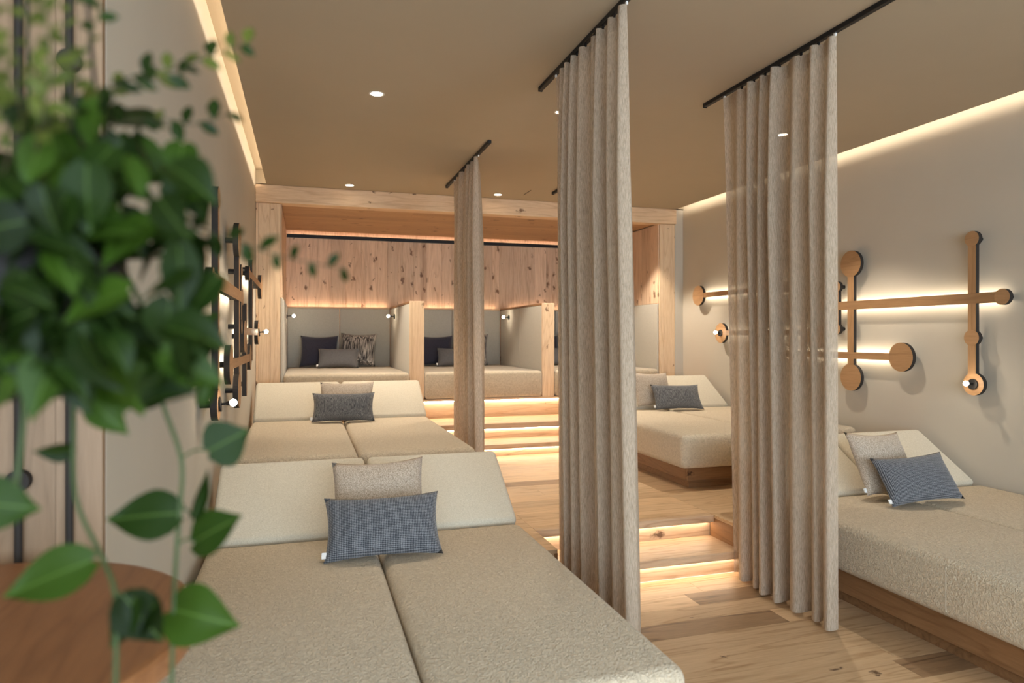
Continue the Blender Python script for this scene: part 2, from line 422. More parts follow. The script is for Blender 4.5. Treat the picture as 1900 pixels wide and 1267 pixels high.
# small plaster returns at the far end beside the alcove beam
# downlights
def downlight(x, y, label, gain=1.0, group=None, lit=True):
    t = thing('downlight', (x, y, CZ - .004), label, 'downlight', group)
    bm = bmesh.new(); n = 32; ri, ro = .036, .046
    a = [bm.verts.new((x + ri * math.cos(2 * math.pi * k / n), y + ri * math.sin(2 * math.pi * k / n), CZ - .002)) for k in range(n)]
    b = [bm.verts.new((x + ro * math.cos(2 * math.pi * k / n), y + ro * math.sin(2 * math.pi * k / n), CZ - .003)) for k in range(n)]
    c = [bm.verts.new((x + ro * math.cos(2 * math.pi * k / n), y + ro * math.sin(2 * math.pi * k / n), CZ - .0005)) for k in range(n)]
    for k in range(n):
        j = (k + 1) % n; bm.faces.new((a[k], a[j], b[j], b[k])); bm.faces.new((b[k], b[j], c[j], c[k]))
    bm_obj('trim_ring', bm, M['white'], t)
    cyl('lens', (x, y, CZ - .0015), (x, y, CZ - .0005), ri, M['down'], t, 24)
    if lit:
        ld = bpy.data.lights.new('downlight_beam', 'SPOT'); ld.energy = SPOT_W * gain; ld.color = (1, .88, .73)
        ld.spot_size = R(92); ld.spot_blend = .35; ld.shadow_soft_size = .03
        lo = bpy.data.objects.new('downlight_beam', ld); COL.objects.link(lo); lo.parent = t; lo.location = (0, 0, -.01)
downlight(.416, 4.17, 'round recessed ceiling light above the nearest left daybed', 1.25)
downlight(.417, 6.77, 'round recessed ceiling light in front of the left booth', 3.6)
downlight(1.905, 6.77, 'round recessed ceiling light above the steps by the larch beam', 2.5)
downlight(1.60, 4.16, 'round recessed ceiling light partly behind the nearest curtain')
downlight(3.31, 6.77, 'round recessed ceiling light in front of the right booth', 3.6)
downlight(3.31, 4.16, 'round recessed ceiling light above the far right daybed', 2.0)
tag(box('ceiling_slot', 2.160, 2.168, 6.47, 6.71, CZ - .002, CZ - .0002, M['edge']), 'thin dark slot in the ceiling between two curtain tracks', 'ceiling slot')

# ------------------------------------------------------------------ larch alcove
YB = 8.80
beam = structure(box('trim_1', XL + .001, 4.094, 6.965, 7.12, 2.69, CZ - .001, M['larch_x'], None, .003, 1))
def post(name, x0, x1, boards):
    core = structure(box(name, x0 + .002, x1 - .002, 7.02, YB, L2, 2.689, M['larch_post']))
    x = x0
    for wd in boards:
        box('post_board', x + .0007, x + wd - .0007, 7.0, 7.0195, L2 + .001, 2.688, M['larch_post'], core, .0015, 1); x += wd
    return core
pl_ = post('trim_2', XL + .001, -.225, (.025, .104, .095))
pr_ = post('trim_3', 3.90, 4.094, (.05, .144))
# boards on the inner cheeks of the alcove (above the upholstery)
for par, xa, xb_, ys in ((pl_, -.2245, -.213, None), (pr_, 3.888, 3.8995, None)):
    y = 7.02; rnd = random.Random(3)
    while y < YB - .02:
        wd = min(rnd.choice((.11, .2, .26, .32)), YB - y)
        box('cheek_board', xa, xb_, y + .0008, y + wd - .0008, 1.78, 2.688, M['larch_v'], par); y += wd
# soffit boards
sof = structure(box('ceiling_alcove', -.225, 3.90, 7.121, 8.829, 2.716, 2.74, M['ceil_wood']))
y = 7.125; k = 0
while y < 8.72:
    wd = (.19, .24, .17, .22)[k % 4]; ye = min(y + wd, 8.82)
    for xa, xe in (((-.212, 1.9), (1.9, 3.887)) if k % 2 else ((-.212, 1.1), (1.1, 3.0), (3.0, 3.887))):
        box('soffit_board', xa + .0006, xe - .0006, y + .0008, ye - .0008, 2.696, 2.7155, M['ceil_wood'], sof)
    y = ye; k += 1
# back wall boards
back = bpy.data.objects['wall_back']
x = -.224; rnd = random.Random(11)
while x < 3.899:
    wd = rnd.choice((.10, .13, .15, .17, .2)); xe = min(x + wd, 3.899)
    if 3.899 - xe < .05: xe = 3.899
    box('wall_board', x + .0007, xe - .0007, YB, 8.829, 1.70, 2.628, M['larch_v'], back, .0012, 1); x = xe
box('shadow_profile', -.21, 3.885, YB - .014, YB - .0015, 2.612, 2.656, M['black'], back)
box('light_strip', -.2, 3.88, YB + .004, YB + .016, 2.630, 2.636, M['led_niche'], back)

# bench under the booths
bb = thing('booth_platform', (1.84, 7.06, L2), 'long larch plinth under the booths with a glowing recess along its foot', 'platform')
box('plinth_panel', XL + .23, 3.895, 7.06, 7.08, L2 + .032, .722, M['larch_x'], bb)
box('foot_board', XL + .23, 3.895, 7.05, 7.08, L2 + .001, L2 + .031, M['larch_x'], bb)
box('seat_board', -.222, 3.898, 6.985, 8.68, .726, .748, M['larch_x'], bb)
box('light_strip', 1.1, 3.85, 7.035, 7.05, .719, .7255, M['led_step'], bb)
# dividers
def divider(x0, x1, label):
    t = thing('booth_divider', ((x0 + x1) / 2, 7.0, .749), label, 'divider')
    box('core', x0 + .03, x1 - .03, 7.021, 8.66, .749, 1.74, M['larch_v'], t)
    box('end_board', x0, x1, 7.0, 7.02, .749, 1.762, M['larch_post'], t, .002, 1)
    box('cap', x0, x1, 7.021, 8.79, 1.741, 1.762, M['larch_y'], t)
    for s in (0, 1):
        xa, xb2 = ((x0 + .001, x0 + .029) if s == 0 else (x1 - .029, x1 - .001))
        for ya, yb in ((7.022, 7.84), (7.845, 8.655)):
            box('side_panel', xa, xb2, ya, yb, .749, 1.739, M['felt'], t, .006, 2)
    return t
divider(1.03, 1.18, 'low larch and felt divider between the left and middle booths')
divider(2.47, 2.61, 'low larch and felt divider between the middle and right booths')
for par, xa, xb2, nm in ((pl_, -.2245, -.20, ''), (pr_, 3.875, 3.8995, '')):
    for ya, yb in ((7.022, 7.84), (7.845, 8.655)):
        box('side_panel', xa, xb2, ya, yb, .75, 1.775, M['felt'], par, .006, 2)
# booth mattresses and back panels
for (x0, x1, who) in ((-.198, 1.028, 'left'), (1.182, 2.468, 'middle'), (2.612, 3.873, 'right')):
    t = thing('booth_lounger', ((x0 + x1) / 2, 7.0, .749), {'left': 'beige upholstered booth mattress with grey back panels beside the left wall',
        'middle': 'beige upholstered booth mattress with grey back panels above the steps',
        'right': 'beige upholstered booth mattress with grey back panels behind the right daybed'}[who], 'booth seat')
    box('mattress', x0 + .002, x1 - .002, 6.975, 8.655, .749, 1.03, M['bench'], t, .035, 4)
    xm = (x0 + x1) / 2
    for xa, xb2 in ((x0, xm - .002), (xm + .002, x1)):
        box('back_panel', xa + .001, xb2 - .001, 8.66, 8.70, 1.0, 1.74, M['felt'], t, .006, 2)
    sb = box('shelf_board', x0, x1, 8.661, 8.745, 1.741, 1.762, M['larch_x'], t)
    box('light_strip', x0 + .02, x1 - .02, 8.752, 8.766, 1.752, 1.758, M['led_niche'], sb)

# ------------------------------------------------------------------ daybeds
def rounded(name, x0, x1, y0, y1, z0, z1, r, mat, parent, seg=4, rot=None):
    bm = bmesh.new(); add_box(bm, x0, x1, y0, y1, z0, z1)
    bmesh.ops.bevel(bm, geom=bm.edges[:], offset=r, segments=seg, profile=.5, affect='EDGES')
    if rot:
        piv, ang = rot
        bmesh.ops.rotate(bm, cent=piv, matrix=Matrix.Rotation(ang, 3, 'X'), verts=bm.verts)
    return bm_obj(name, bm, mat, parent, True)
def daybed(x0, x1, yf, yh, z0, zt, label, seams=True):
    t = thing('daybed', ((x0 + x1) / 2, (yf + yh) / 2, z0), label, 'daybed')
    th = .25
    box('plinth', x0 + .13, x1 - .02, yf + .13, yh - .02, z0 + .0005, z0 + .055, M['larch_dx'], t)
    box('base_board', x0 + .10, x1 - .01, yf + .121, yh, z0 + .056, zt - th - .001, M['larch_y'], t, .003, 1)
    box('base_board', x0 + .10, x1 - .01, yf + .10, yf + .120, z0 + .056, zt - th - .001, M['larch_dx'], t, .003, 1)
    xm = (x0 + x1) / 2; mats = []
    for xa, xb2 in ((x0, xm - .002), (xm + .002, x1)):
        mt = rounded('mattress', xa, xb2, yf, yh, zt - th, zt, .042, M['boucle'], t)
        mats.append(mt)
        rounded('backrest', xa + (.006 if xa != 2.604 else .03), xb2 - .006, yh + .012, yh + .54, zt - .0885, zt + .0115, .028, M['back'], t, 4, (Vector((0, yh + .012, zt + .0115)), R(33.5)))
    if seams:
        for xa in (x0 - .0008,):
            box('stitched_seam', xa, xa + .003, yf + (yh - yf) * .46, yf + (yh - yf) * .46 + .005, zt - th + .03, zt - .03, M['seam'], mats[0])
    return t
daybed(-.42, 1.056, 1.72, 3.335, 0, .45, 'nearest double daybed, beige with raised headrests, along the left wall')
daybed(2.604, 4.16, 1.30, 3.335, 0, .45, 'nearest double daybed along the right wall, partly behind the curtain')
daybed(-.42, 1.056, 4.25, 6.06, L1, .69, 'far double daybed along the left wall, in front of the left booth', 3.6)
daybed(2.60, 4.16, 4.34, 6.02, L1, .69, 'far double daybed on the platform between the two large curtains')

# ------------------------------------------------------------------ cushions
def cushion_mesh(w_, h_, t_, sag=.0, seed=0):
    rnd = random.Random(seed); n, m = 18, 14; bm = bmesh.new(); sides = []
    ph = [rnd.uniform(0, 6.28) for _ in range(6)]
    for s in (-1, 1):
        g = []
        for j in range(m + 1):
            row = []
            for i in range(n + 1):
                u, v = 2 * i / n - 1, 2 * j / m - 1
                x = u * w_ / 2 * (1 - .075 * (1 - v * v) * abs(u) ** 3)
                z = v * h_ / 2 * (1 - .125 * (1 - u * u) * abs(v) ** 3)
                z -= sag * (1 - u * u) * (v > 0) * v
                f = max(0, (1 - abs(u) ** 2.6)) ** .62 * max(0, (1 - abs(v) ** 2.6)) ** .62
                y = s * t_ / 2 * f * (1 + .06 * math.sin(3 * u + ph[0]) * math.sin(2.4 * v + ph[1]))
                if abs(u) == 1 or abs(v) == 1: y = 0
                row.append(bm.verts.new((x, y, z + h_ / 2)))
            g.append(row)
        for j in range(m):
            for i in range(n):
                bm.faces.new((g[j][i], g[j][i + 1], g[j + 1][i + 1], g[j + 1][i]))
    bmesh.ops.remove_doubles(bm, verts=bm.verts, dist=1e-5)
    bmesh.ops.recalc_face_normals(bm, faces=bm.faces)
    me = bpy.data.meshes.new('cushion'); bm.to_mesh(me); bm.free()
    for p in me.polygons: p.use_smooth = True
    return me
def cushion(loc, w_, h_, t_, lean, yaw, roll, mat, label, group=None, care=False, seed=0, sag=0):
    me = cushion_mesh(w_, h_, t_, sag, seed); me.materials.append(mat)
    o = link('cushion', me, loc); tag(o, label, 'cushion', group)
    o.rotation_mode = 'QUATERNION'
    o.rotation_quaternion = (Matrix.Rotation(R(yaw), 3, 'Z') @ Matrix.Rotation(-R(lean), 3, 'X') @ Matrix.Rotation(R(roll), 3, 'Y')).to_quaternion()
    if care:
        bm = bmesh.new(); add_box(bm, -w_ / 2 - .008, -w_ / 2 + .012, -.003, .003, .02, .045)
        cm = bpy.data.meshes.new('care_tag'); bm.to_mesh(cm); bm.free(); cm.materials.append(M['white'])
        c = bpy.data.objects.new('care_tag', cm); COL.objects.link(c); c.parent = o
    return o
D, Cc = M['dark_dot'], M['cream']
cushion((.325, 2.93, .457), .50, .285, .13, 34, -4, -1, D, 'charcoal lumbar cushion in front, on the nearest left daybed', None, True, 1)
cushion((.333, 3.17, .47), .44, .41, .12, 38, -7, -2.5, Cc, 'cream cushion leaning on the headrest of the nearest left daybed', None, False, 2)
cushion((.305, 5.78, .697), .51, .265, .13, 30, -5, 0, M['dark_streak'], 'dark grey lumbar cushion on the far left daybed', None, True, 3)
cushion((.335, 5.945, .70), .46, .38, .12, 38, -6, 0, Cc, 'cream cushion leaning on the headrest of the far left daybed', None, False, 4)
cushion((3.43, 5.77, .702), .50, .27, .13, 32, -5, 1, M['dark_streak'], 'dark grey lumbar cushion on the daybed between the two large curtains', None, True, 5)
cushion((3.29, 5.955, .714), .45, .38, .12, 30, 8, 3, Cc, 'cream cushion behind the grey one on the daybed between the large curtains', None, False, 6)
cushion((3.345, 2.975, .468), .51, .29, .13, 33, -2, -2, D, 'charcoal lumbar cushion in front, on the nearest right daybed', None, True, 7)
cushion((3.30, 3.165, .474), .43, .39, .12, 28, 5, 3, Cc, 'cream cushion behind the charcoal one on the nearest right daybed', None, True, 8)
for k, (bx, who) in enumerate(((.0, 'left'), (1.40, 'middle'), (2.82, 'right'))):
    cushion((.16 + bx, 8.39, 1.034), .44, .40, .13, 20, -6, 0, M['navy'], f'navy square cushion at the back of the {who} booth', None, False, 20 + k)
    cushion((.60 + bx, 8.37, 1.042), .43, .42, .13, 20, -10, 2, M['tweed'], f'black and white flecked square cushion in the {who} booth', None, False, 30 + k)
    cushion((.37 + bx, 8.15, 1.034), .47, .25, .12, 25, -8, 0, M['grey_weave'], f'small grey lumbar cushion in front, in the {who} booth', None, True, 40 + k)

# ------------------------------------------------------------------ lamps and wall sculptures
def bulb_lamp(parent, p, d, stem=.045, r=.016, mat=None, puck=.032):
    """bulb on a short black stem; p = foot on its carrier, d = direction"""
    p = Vector(p); d = Vector(d).normalized(); mat = mat or M['bulb']
    parent = cyl('lamp_base', p, p + d * .008, puck, M['black'], parent, 24)
    cyl('lamp_stem', p + d * .0082, p + d * stem, .0055, M['black'], parent, 10)
    cyl('lamp_socket', p + d * (stem + .0002), p + d * (stem + .016), .008, M['black'], parent, 14, .0125)
    ball('bulb', p + d * (stem + .015 + r * .85), r, mat, parent, 2)
def reading_lamp(x, y, z, s, label):
    t = thing('reading_lamp', (x, y, z), label, 'lamp')
    bulb_lamp(t, (x, y, z), (s, -.12, .04), .05, .017, M['bulb_small'], .03)
reading_lamp(-.199, 8.32, 1.635, 1, 'small black reading lamp with bare bulb at the left end of the left booth')
reading_lamp(1.030, 8.2, 1.638, -1, 'small black reading lamp on the divider right of the left booth')
reading_lamp(1.180, 8.3, 1.638, 1, 'small black reading lamp on the divider left of the middle booth')
reading_lamp(2.470, 8.25, 1.638, -1, 'small black reading lamp on the divider right of the middle booth')

def wall_art(X0, s, label):
    """wooden bars and discs standing off the wall; light strips behind the horizontal bars"""
    t = thing('wall_light_sculpture', (X0 + s * .001, 4.6, 1.0), label, 'wall light')
    gap, th = .05, .028
    def slab(name, polys, mat, lift=0.0):
        a, b = X0 + s * gap, X0 + s * (gap + th + lift)
        bm = bmesh.new()
        f = [bm.verts.new((b, y, z)) for y, z in polys]; g = [bm.verts.new((a, y, z)) for y, z in polys]
        ff = bm.faces.new(f); bm.faces.new(g[::-1]); n = len(polys)
        for k in range(n): bm.faces.new((f[k], g[k], g[(k + 1) % n], f[(k + 1) % n]))
        o = bm_obj(name, bm, None, t)
        o.data.materials.append(mat); o.data.materials.append(M['edge'])
        for p in o.data.polygons: p.material_index = 0 if (p.normal.x * s > .9) else 1
        return o
    def disc(y, z, r, lift=.0015):
        slab('disc', [(y + r * math.cos(2 * math.pi * k / 40), z + r * math.sin(2 * math.pi * k / 40)) for k in range(40)], M['art'], lift)
        standoff(y, z)
    def standoff(y, z, r=.016):
        cyl('standoff', (X0 + s * .0005, y, z), (X0 + s * (gap - .0005), y, z), r, M['black'], t, 14)
    def vbar(y, z0, z1, wd=.056, rounded_=0):
        slab('vertical_bar', [(y - wd / 2, z0), (y + wd / 2, z0), (y + wd / 2, z1), (y - wd / 2, z1)], M['art_v'], 0)
    def hbar(z, y0, y1, ht=.06, led=True):
        slab('horizontal_bar', [(y0, z - ht / 2), (y1, z - ht / 2), (y1, z + ht / 2), (y0, z + ht / 2)], M['art'], .0008)
        if led: box('light_strip', min(X0 + s * (gap - .003), X0 + s * (gap - .0005)), max(X0 + s * (gap - .003), X0 + s * (gap - .0005)), y0 + .03, y1 - .03, z - .012, z + .012, M['led_art'], t)
    # near cluster
    vbar(3.355, 1.11, 2.02); disc(3.355, 2.03, .05); disc(3.357, 1.391, .052); disc(3.345, 1.092, .072)
    hbar(1.645, 3.16, 4.60, .066); disc(3.155, 1.645, .05); disc(4.60, 1.645, .05)
    vbar(4.378, 1.09, 1.97, .064); disc(4.378, 1.972, .104); disc(4.378, 1.078, .106)
    vbar(4.53, 1.46, 1.82, .05); disc(4.53, 1.80, .045); disc(4.53, 1.46, .045)
    hbar(1.25, 3.91, 5.24, .052); disc(3.905, 1.25, .105); disc(5.26, 1.25, .09)
    # far cluster
    vbar(4.92, 1.0, 1.62, .05)
    vbar(5.45, 1.22, 1.97, .056)
    hbar(1.845, 5.16, 6.56, .05); disc(6.56, 1.846, .108); disc(5.15, 1.845, .05)
    hbar(1.435, 4.78, 6.13, .05); disc(4.77, 1.40, .105); disc(6.135, 1.434, .102)
    standoff(4.92, 1.08); standoff(4.92, 1.56); standoff(5.45, 1.90); standoff(5.45, 1.33)
    fx = X0 + s * (gap + th + .0025)
    for (y, z) in ((3.345, 1.092), (6.135, 1.434)):
        bulb_lamp(t, (fx, y, z), (s, .0, .1), .03, .017, M['bulb'], .034)
    return t
wall_art(XL, 1, 'wooden bar and disc wall light with bare bulbs on the left wall')
wall_art(XR, -1, 'wooden bar and disc wall light with glowing strips on the right wall')

# slim black rods with discs on the panelled end wall
def rod(x, zd, label):
    t = thing('wall_rod', (x, 1.785, .95), label, 'wall rod')
    cyl('rod', (x, 1.786, .62), (x, 1.786, CZ - .01), .008, M['edge'], t, 10)
    cyl('disc', (x, 1.777, zd), (x, 1.7995, zd), .024, M['edge'], t, 28)
    for z in (.7, 2.7): cyl('standoff', (x, 1.79, z), (x, 1.7995, z), .006, M['edge'], t, 8)
rod(-.614, 1.076, 'slim black rod with a disc on the wood panelling, farther behind the plant')
rod(-.514, 2.03, 'slim black rod with a high disc on the wood panelling, near the wall corner')

# ------------------------------------------------------------------ curtains on ceiling tracks
def track(x, y0, y1, label):
    t = thing('curtain_track', (x, (y0 + y1) / 2, CZ - .024), label, 'curtain track')
    box('rail', x - .013, x + .013, y0, y1, CZ - .024, CZ - .0005, M['black'], t, .002, 1)
    box('end_cap', x - .012, x + .012, y1 + .0003, y1 + .008, CZ - .027, CZ - .001, M['black'], t)
track(1.322, .9, 3.775, 'black ceiling curtain track beside the nearest left daybed')
track(2.405, .9, 3.745, 'black ceiling curtain track beside the nearest right daybed')
track(1.318, 4.905, 6.50, 'short black ceiling curtain track beside the far left daybed')
track(2.406, 4.905, 6.49, 'short black ceiling curtain track beside the far right daybed')

def curtain(x, yn_t, yf_t, yn_b, yf_b, zb, nf, seed, label, amp_t=.022, amp_b=.05, edge=1.0):
    """folded cloth hanging from the track; near edge yn, far edge yf, top and bottom"""
    rnd = random.Random(seed); ztop = CZ - .034
    t = thing('curtain', (x, (yn_b + yf_b) / 2, zb), label, 'curtain')
    cols, rows = nf * 22, 26
    am = [rnd.uniform(.65, 1.25) for _ in range(2 * nf + 3)]
    ws = [rnd.uniform(.7, 1.35) for _ in range(nf)]; tot = sum(ws); cum = [0]
    for w_ in ws: cum.append(cum[-1] + w_ / tot)
    jt = [rnd.uniform(-.12, .12) for _ in range(nf + 1)]
    bm = bmesh.new(); grid = []
    for j in range(rows + 1):
        v = j / rows; z = ztop + (zb - ztop) * v
        k = v ** .8
        row = []
        for i in range(cols + 1):
            q = i / cols * nf; fi = min(int(q), nf - 1); fr = q - fi
            s0 = cum[fi] + (cum[fi + 1] - cum[fi]) * fr
            ph = 2 * math.pi * q
            a0 = am[2 * fi] * (1 - fr) + am[2 * fi + 2] * fr
            amp = (amp_t + (amp_b - amp_t) * min(1, v * 3.5) ** .6) * a0
            yy = (yn_t + (yn_b - yn_t) * k) + ((yf_t + (yf_b - yf_t) * k) - (yn_t + (yn_b - yn_t) * k)) * s0
            sh = math.sin(ph + .5 * math.sin(ph) + jt[fi] * v)
            amp *= 1 - .4 * s0 ** 3
            xx = x - amp * sh + .008 * math.sin(3.1 * q + 2.2 * v + seed)
            yy -= .30 * amp * math.sin(2 * ph) * (.4 + .6 * v)
            row.append(bm.verts.new((xx, yy, z)))
        grid.append(row)
    for j in range(rows):
        for i in range(cols):
            bm.faces.new((grid[j][i], grid[j][i + 1], grid[j + 1][i + 1], grid[j + 1][i]))
    cl = bm_obj('cloth', bm, M['curtain'], t, True)
    # hem band and heading tape, slightly doubled cloth
    def band(name, za, zb2, off):
        bm = bmesh.new(); prev = None
        # follow the nearest grid rows
        def at(i, z):
            v = (z - ztop) / (zb - ztop); f = max(0, min(rows - 1e-6, v * rows)); j = int(f); r_ = f - j
            return P_[j][i] * (1 - r_) + P_[j + 1][i] * r_
        for i in range(cols + 1):
            a, b = at(i, za), at(i, zb2)
            a = a + Vector((off, 0, 0)); b = b + Vector((off, 0, 0))
            cur = (bm.verts.new(a), bm.verts.new(b))
            if prev: bm.faces.new((prev[0], cur[0], cur[1], prev[1]))
            prev = cur
        bm_obj(name, bm, M['curtain'], cl, True)
    me = cl.data; o0 = WL[cl.name]
    P_ = [[me.vertices[j * (cols + 1) + i].co + o0 for i in range(cols + 1)] for j in range(rows + 1)]
    band('heading_tape', ztop, ztop - .07, -.0016)
    band('hem', zb + .045, zb, -.0016)
    for i in range(nf + 1):
        p = P_[0][min(cols, int(i * 22))]
        box('glider', x - .004, x + .004, p.y - .006, p.y + .006, ztop - .004, CZ - .0245, M['white'] if i in (0, nf) else M['black'], t)
    return t
curtain(1.322, 2.66, 3.52, 2.535, 3.44, .025, 8, 3, 'large sheer taupe curtain gathered beside the nearest left daybed', .026, .066)
curtain(2.405, 2.65, 3.54, 2.63, 3.45, .02, 7, 8, 'large sheer taupe curtain gathered beside the nearest right daybed', .028, .07)
curtain(1.318, 5.25, 6.15, 5.14, 6.07, L1 + .02, 6, 5, 'small sheer taupe curtain gathered beside the far left daybed', .024, .056)

# ------------------------------------------------------------------ round side table
tt = thing('round_table', (-.60, 1.28, 0), 'round brown wooden table beneath the trailing plant', 'table')
lathe('table_top', [(.40, .875), (.418, .88), (.42, .89), (.42, .912), (.416, .918), (.405, .92)], (-.60, 1.28), M['table'], tt, 64, False)
lathe('pedestal', [(.09, .03), (.07, .10), (.065, .5), (.08, .84), (.12, .8745)], (-.60, 1.28), M['table'], tt, 32)
lathe('foot', [(.24, .001), (.24, .02), (.22, .0295)], (-.60, 1.28), M['table'], tt, 48, False)

# ------------------------------------------------------------------ hanging plant
SN, CN = math.sin(YAW), math.cos(YAW)
K = .66     # plant hangs close to the viewer
def P3(px, py, d):
    u, v = (px - 950) / 1267.0, (624 - py) / 1267.0; d = d * K
    return Vector((d * (SN + u * CN), d * (CN - u * SN), CAM_Z + d * v))
pc = (-.345 * K, .99 * K); pz = CAM_Z + (1.33 - CAM_Z) * K
plant = thing('hanging_plant', (pc[0], pc[1], pz), 'lush green trailing plant hanging over the round wooden table', 'plant')
pot = lathe('pot', [(.06 * K, pz - .004), (.09 * K, pz), (.112 * K, pz + .026), (.122 * K, pz + .086), (.124 * K, pz + .132), (.116 * K, pz + .132), (.112 * K, pz + .112)], pc, M['pot'], plant, 40)
lathe('soil', [(.111 * K, pz + .109), (.105 * K, pz + .112)], pc, M['soil'], pot, 32)
for k in range(3):
    a = R(100 + 120 * k)
    tube('cord', [(pc[0] + .12 * K * math.cos(a), pc[1] + .12 * K * math.sin(a), pz + .132), (pc[0], pc[1], 2.35)], .0016, M['black'], plant, 6)
tube('cord', [(pc[0], pc[1], 2.35), (pc[0], pc[1], CZ - .012)], .0025, M['black'], plant, 6)
cyl('ceiling_hook', (pc[0], pc[1], CZ - .012), (pc[0], pc[1], CZ - .0004), .02, M['black'], plant, 16)

def leaf_mesh(name, prof, fold, curl, mat):
    """unit leaf: base at origin, tip at +Y, face +Z"""
    n = 9; bm = bmesh.new(); rows = []
    for j in range(n + 1):
        t = j / n; wd = 0
        for (t0, w0), (t1, w1) in zip(prof, prof[1:]):
            if t0 <= t <= t1: wd = w0 + (w1 - w0) * (t - t0) / (t1 - t0)
        row = []
        for c in (-1, -.5, 0, .5, 1):
            back_ = -.10 * abs(c) * max(0, 1 - t * 4)
            row.append(bm.verts.new((c * wd, t + back_, fold * abs(c) * wd - curl * t * t + .02 * math.sin(5 * t + 2 * c))))
        rows.append(row)
    for a, b in zip(rows, rows[1:]):
        for k in range(4): bm.faces.new((a[k], a[k + 1], b[k + 1], b[k]))
    bmesh.ops.remove_doubles(bm, verts=bm.verts, dist=1e-5)
    me = bpy.data.meshes.new(name); bm.to_mesh(me); bm.free(); me.materials.append(mat)
    for p in me.polygons: p.use_smooth = True
    return me
HEART = [(0, .10), (.08, .27), (.2, .37), (.35, .40), (.5, .36), (.68, .25), (.84, .12), (.94, .04), (1, .0)]
OVATE = [(0, .0), (.1, .12), (.3, .25), (.5, .28), (.7, .22), (.9, .09), (1, .0)]
LV = {'a': leaf_mesh('heart_leaf', HEART, .35, .18, M['leaf']), 'b': leaf_mesh('heart_leaf', HEART, .2, .05, M['leaf']),
      'c': leaf_mesh('heart_leaf', HEART, .5, .25, M['leaf_d']), 'd': leaf_mesh('heart_leaf', HEART, .12, .1, M['leaf_d']),
      'o': leaf_mesh('small_leaf', OVATE, .3, .1, M['leaf_o']), 's': leaf_mesh('small_leaf', OVATE, .3, .1, M['leaf_d'])}
def leaf(base, tip, normal, kind, wide=1.0, name='leaf'):
    base, tip, normal = Vector(base), Vector(tip), Vector(normal)
    y = (tip - base); L = y.length; y.normalize()
    z = normal - y * normal.dot(y)
    if z.length < 1e-3: z = Vector((0, 0, 1)) - y * y.z
    z.normalize(); x = y.cross(z)
    o = bpy.data.objects.new(name, LV[kind]); COL.objects.link(o); o.parent = plant
    mt = Matrix((x, y, z)).transposed()
    o.rotation_mode = 'QUATERNION'; o.rotation_quaternion = mt.to_quaternion()
    o.location = base - WL[plant.name]; o.scale = (L * wide, L, L)
    return o
TOCAM = Vector((-SN, -CN, .0))
def spline(pts, n=5):
    pts = [Vector(p) for p in pts]; out = []
    for i in range(len(pts) - 1):
        p0, p1, p2, p3 = pts[max(i - 1, 0)], pts[i], pts[i + 1], pts[min(i + 2, len(pts) - 1)]
        for k in range(n):
            t = k / n
            out.append(.5 * ((2 * p1) + (p2 - p0) * t + (2 * p0 - 5 * p1 + 4 * p2 - p3) * t * t + (3 * p1 - p0 - 3 * p2 + p3) * t ** 3))
    return out + [pts[-1]]
rim = lambda a: Vector((pc[0] + .10 * K * math.cos(R(a)), pc[1] + .10 * K * math.sin(R(a)), pz + .122))
# long vines, sharpest in the picture (a little farther away)
dv = 1.0
vineA = [rim(20), P3(260, 560, .92), P3(298, 735, dv), P3(336, 850, dv), P3(334, 940, dv), P3(328, 1020, dv), P3(322, 1120, dv), P3(318, 1290, dv - .03)]
vineB = [rim(60), P3(130, 560, .95), P3(136, 760, .97), P3(140, 920, .95), P3(190, 1035, .93), P3(214, 1110, .9), P3(214, 1290, .86)]
vineC = [rim(120), P3(40, 600, .86), P3(45, 760, .84), P3(30, 900, .83)]
for v_ in (vineA, vineB, vineC): tube('vine', spline(v_), .0032 * K, M['stem'], plant, 6)
def vleaf(b, t, d, dt, kind, wide=1.0, up=.35, side=0.0, stem_from=None):
    base, tip = P3(b[0], b[1], d), P3(t[0], t[1], d + dt)
    nrm = TOCAM + Vector((0, 0, up)) + Vector((CN, -SN, 0)) * side
    leaf(base, tip, nrm, kind, wide)
    if stem_from:
        tube('leaf_stalk', spline([P3(*stem_from), (P3(*stem_from) + base) / 2 + Vector((0, 0, .004)), base], 3), .0018 * K, M['stem'], plant, 5)
vleaf((388, 836), (462, 796), dv, .02, 'd', 1.5, .0, 0, (336, 850, dv))
vleaf((330, 952), (192, 962), dv, -.02, 'd', .95, .45, 0)
vleaf((358, 960), (392, 868), dv, .03, 'c', .35, .2, .8, (334, 945, dv))
vleaf((362, 1005), (446, 955), dv, -.02, 'b', .95, .5, 0, (330, 1010, dv))
vleaf((322, 1130), (436, 1162), dv, -.02, 'a', 1.1, .4, 0)
vleaf((135, 830), (62, 846), .97, -.03, 'c', .9, -.5, 0)
vleaf((168, 1040), (0, 1108), .92, -.03, 'b', .8, .4, 0, (190, 1035, .93))
vleaf((-60, 930), (76, 945), .83, .02, 'b', 1.1, .3, 0)
vleaf((232, 1108), (300, 1195), .9, .0, 'c', 1.0, .3, .4, (214, 1110, .9))
vleaf((250, 1110), (196, 1205), .9, .0, 'd', .95, .4, -.3)
vleaf((290, 1120), (226, 1185), .9, .02, 'd', .8, .6, -.3)
vleaf((255, 735), (140, 690), .86, .0, 'b', .8, .8, 0)
vleaf((330, 700), (195, 740), .90, .0, 'd', 1.0, .7, 0)
vleaf((170, 745), (236, 805), .88, .0, 'a', .85, .6, 0)
vleaf((375, 750), (395, 690), .95, .0, 'a', .6, .5, .5)
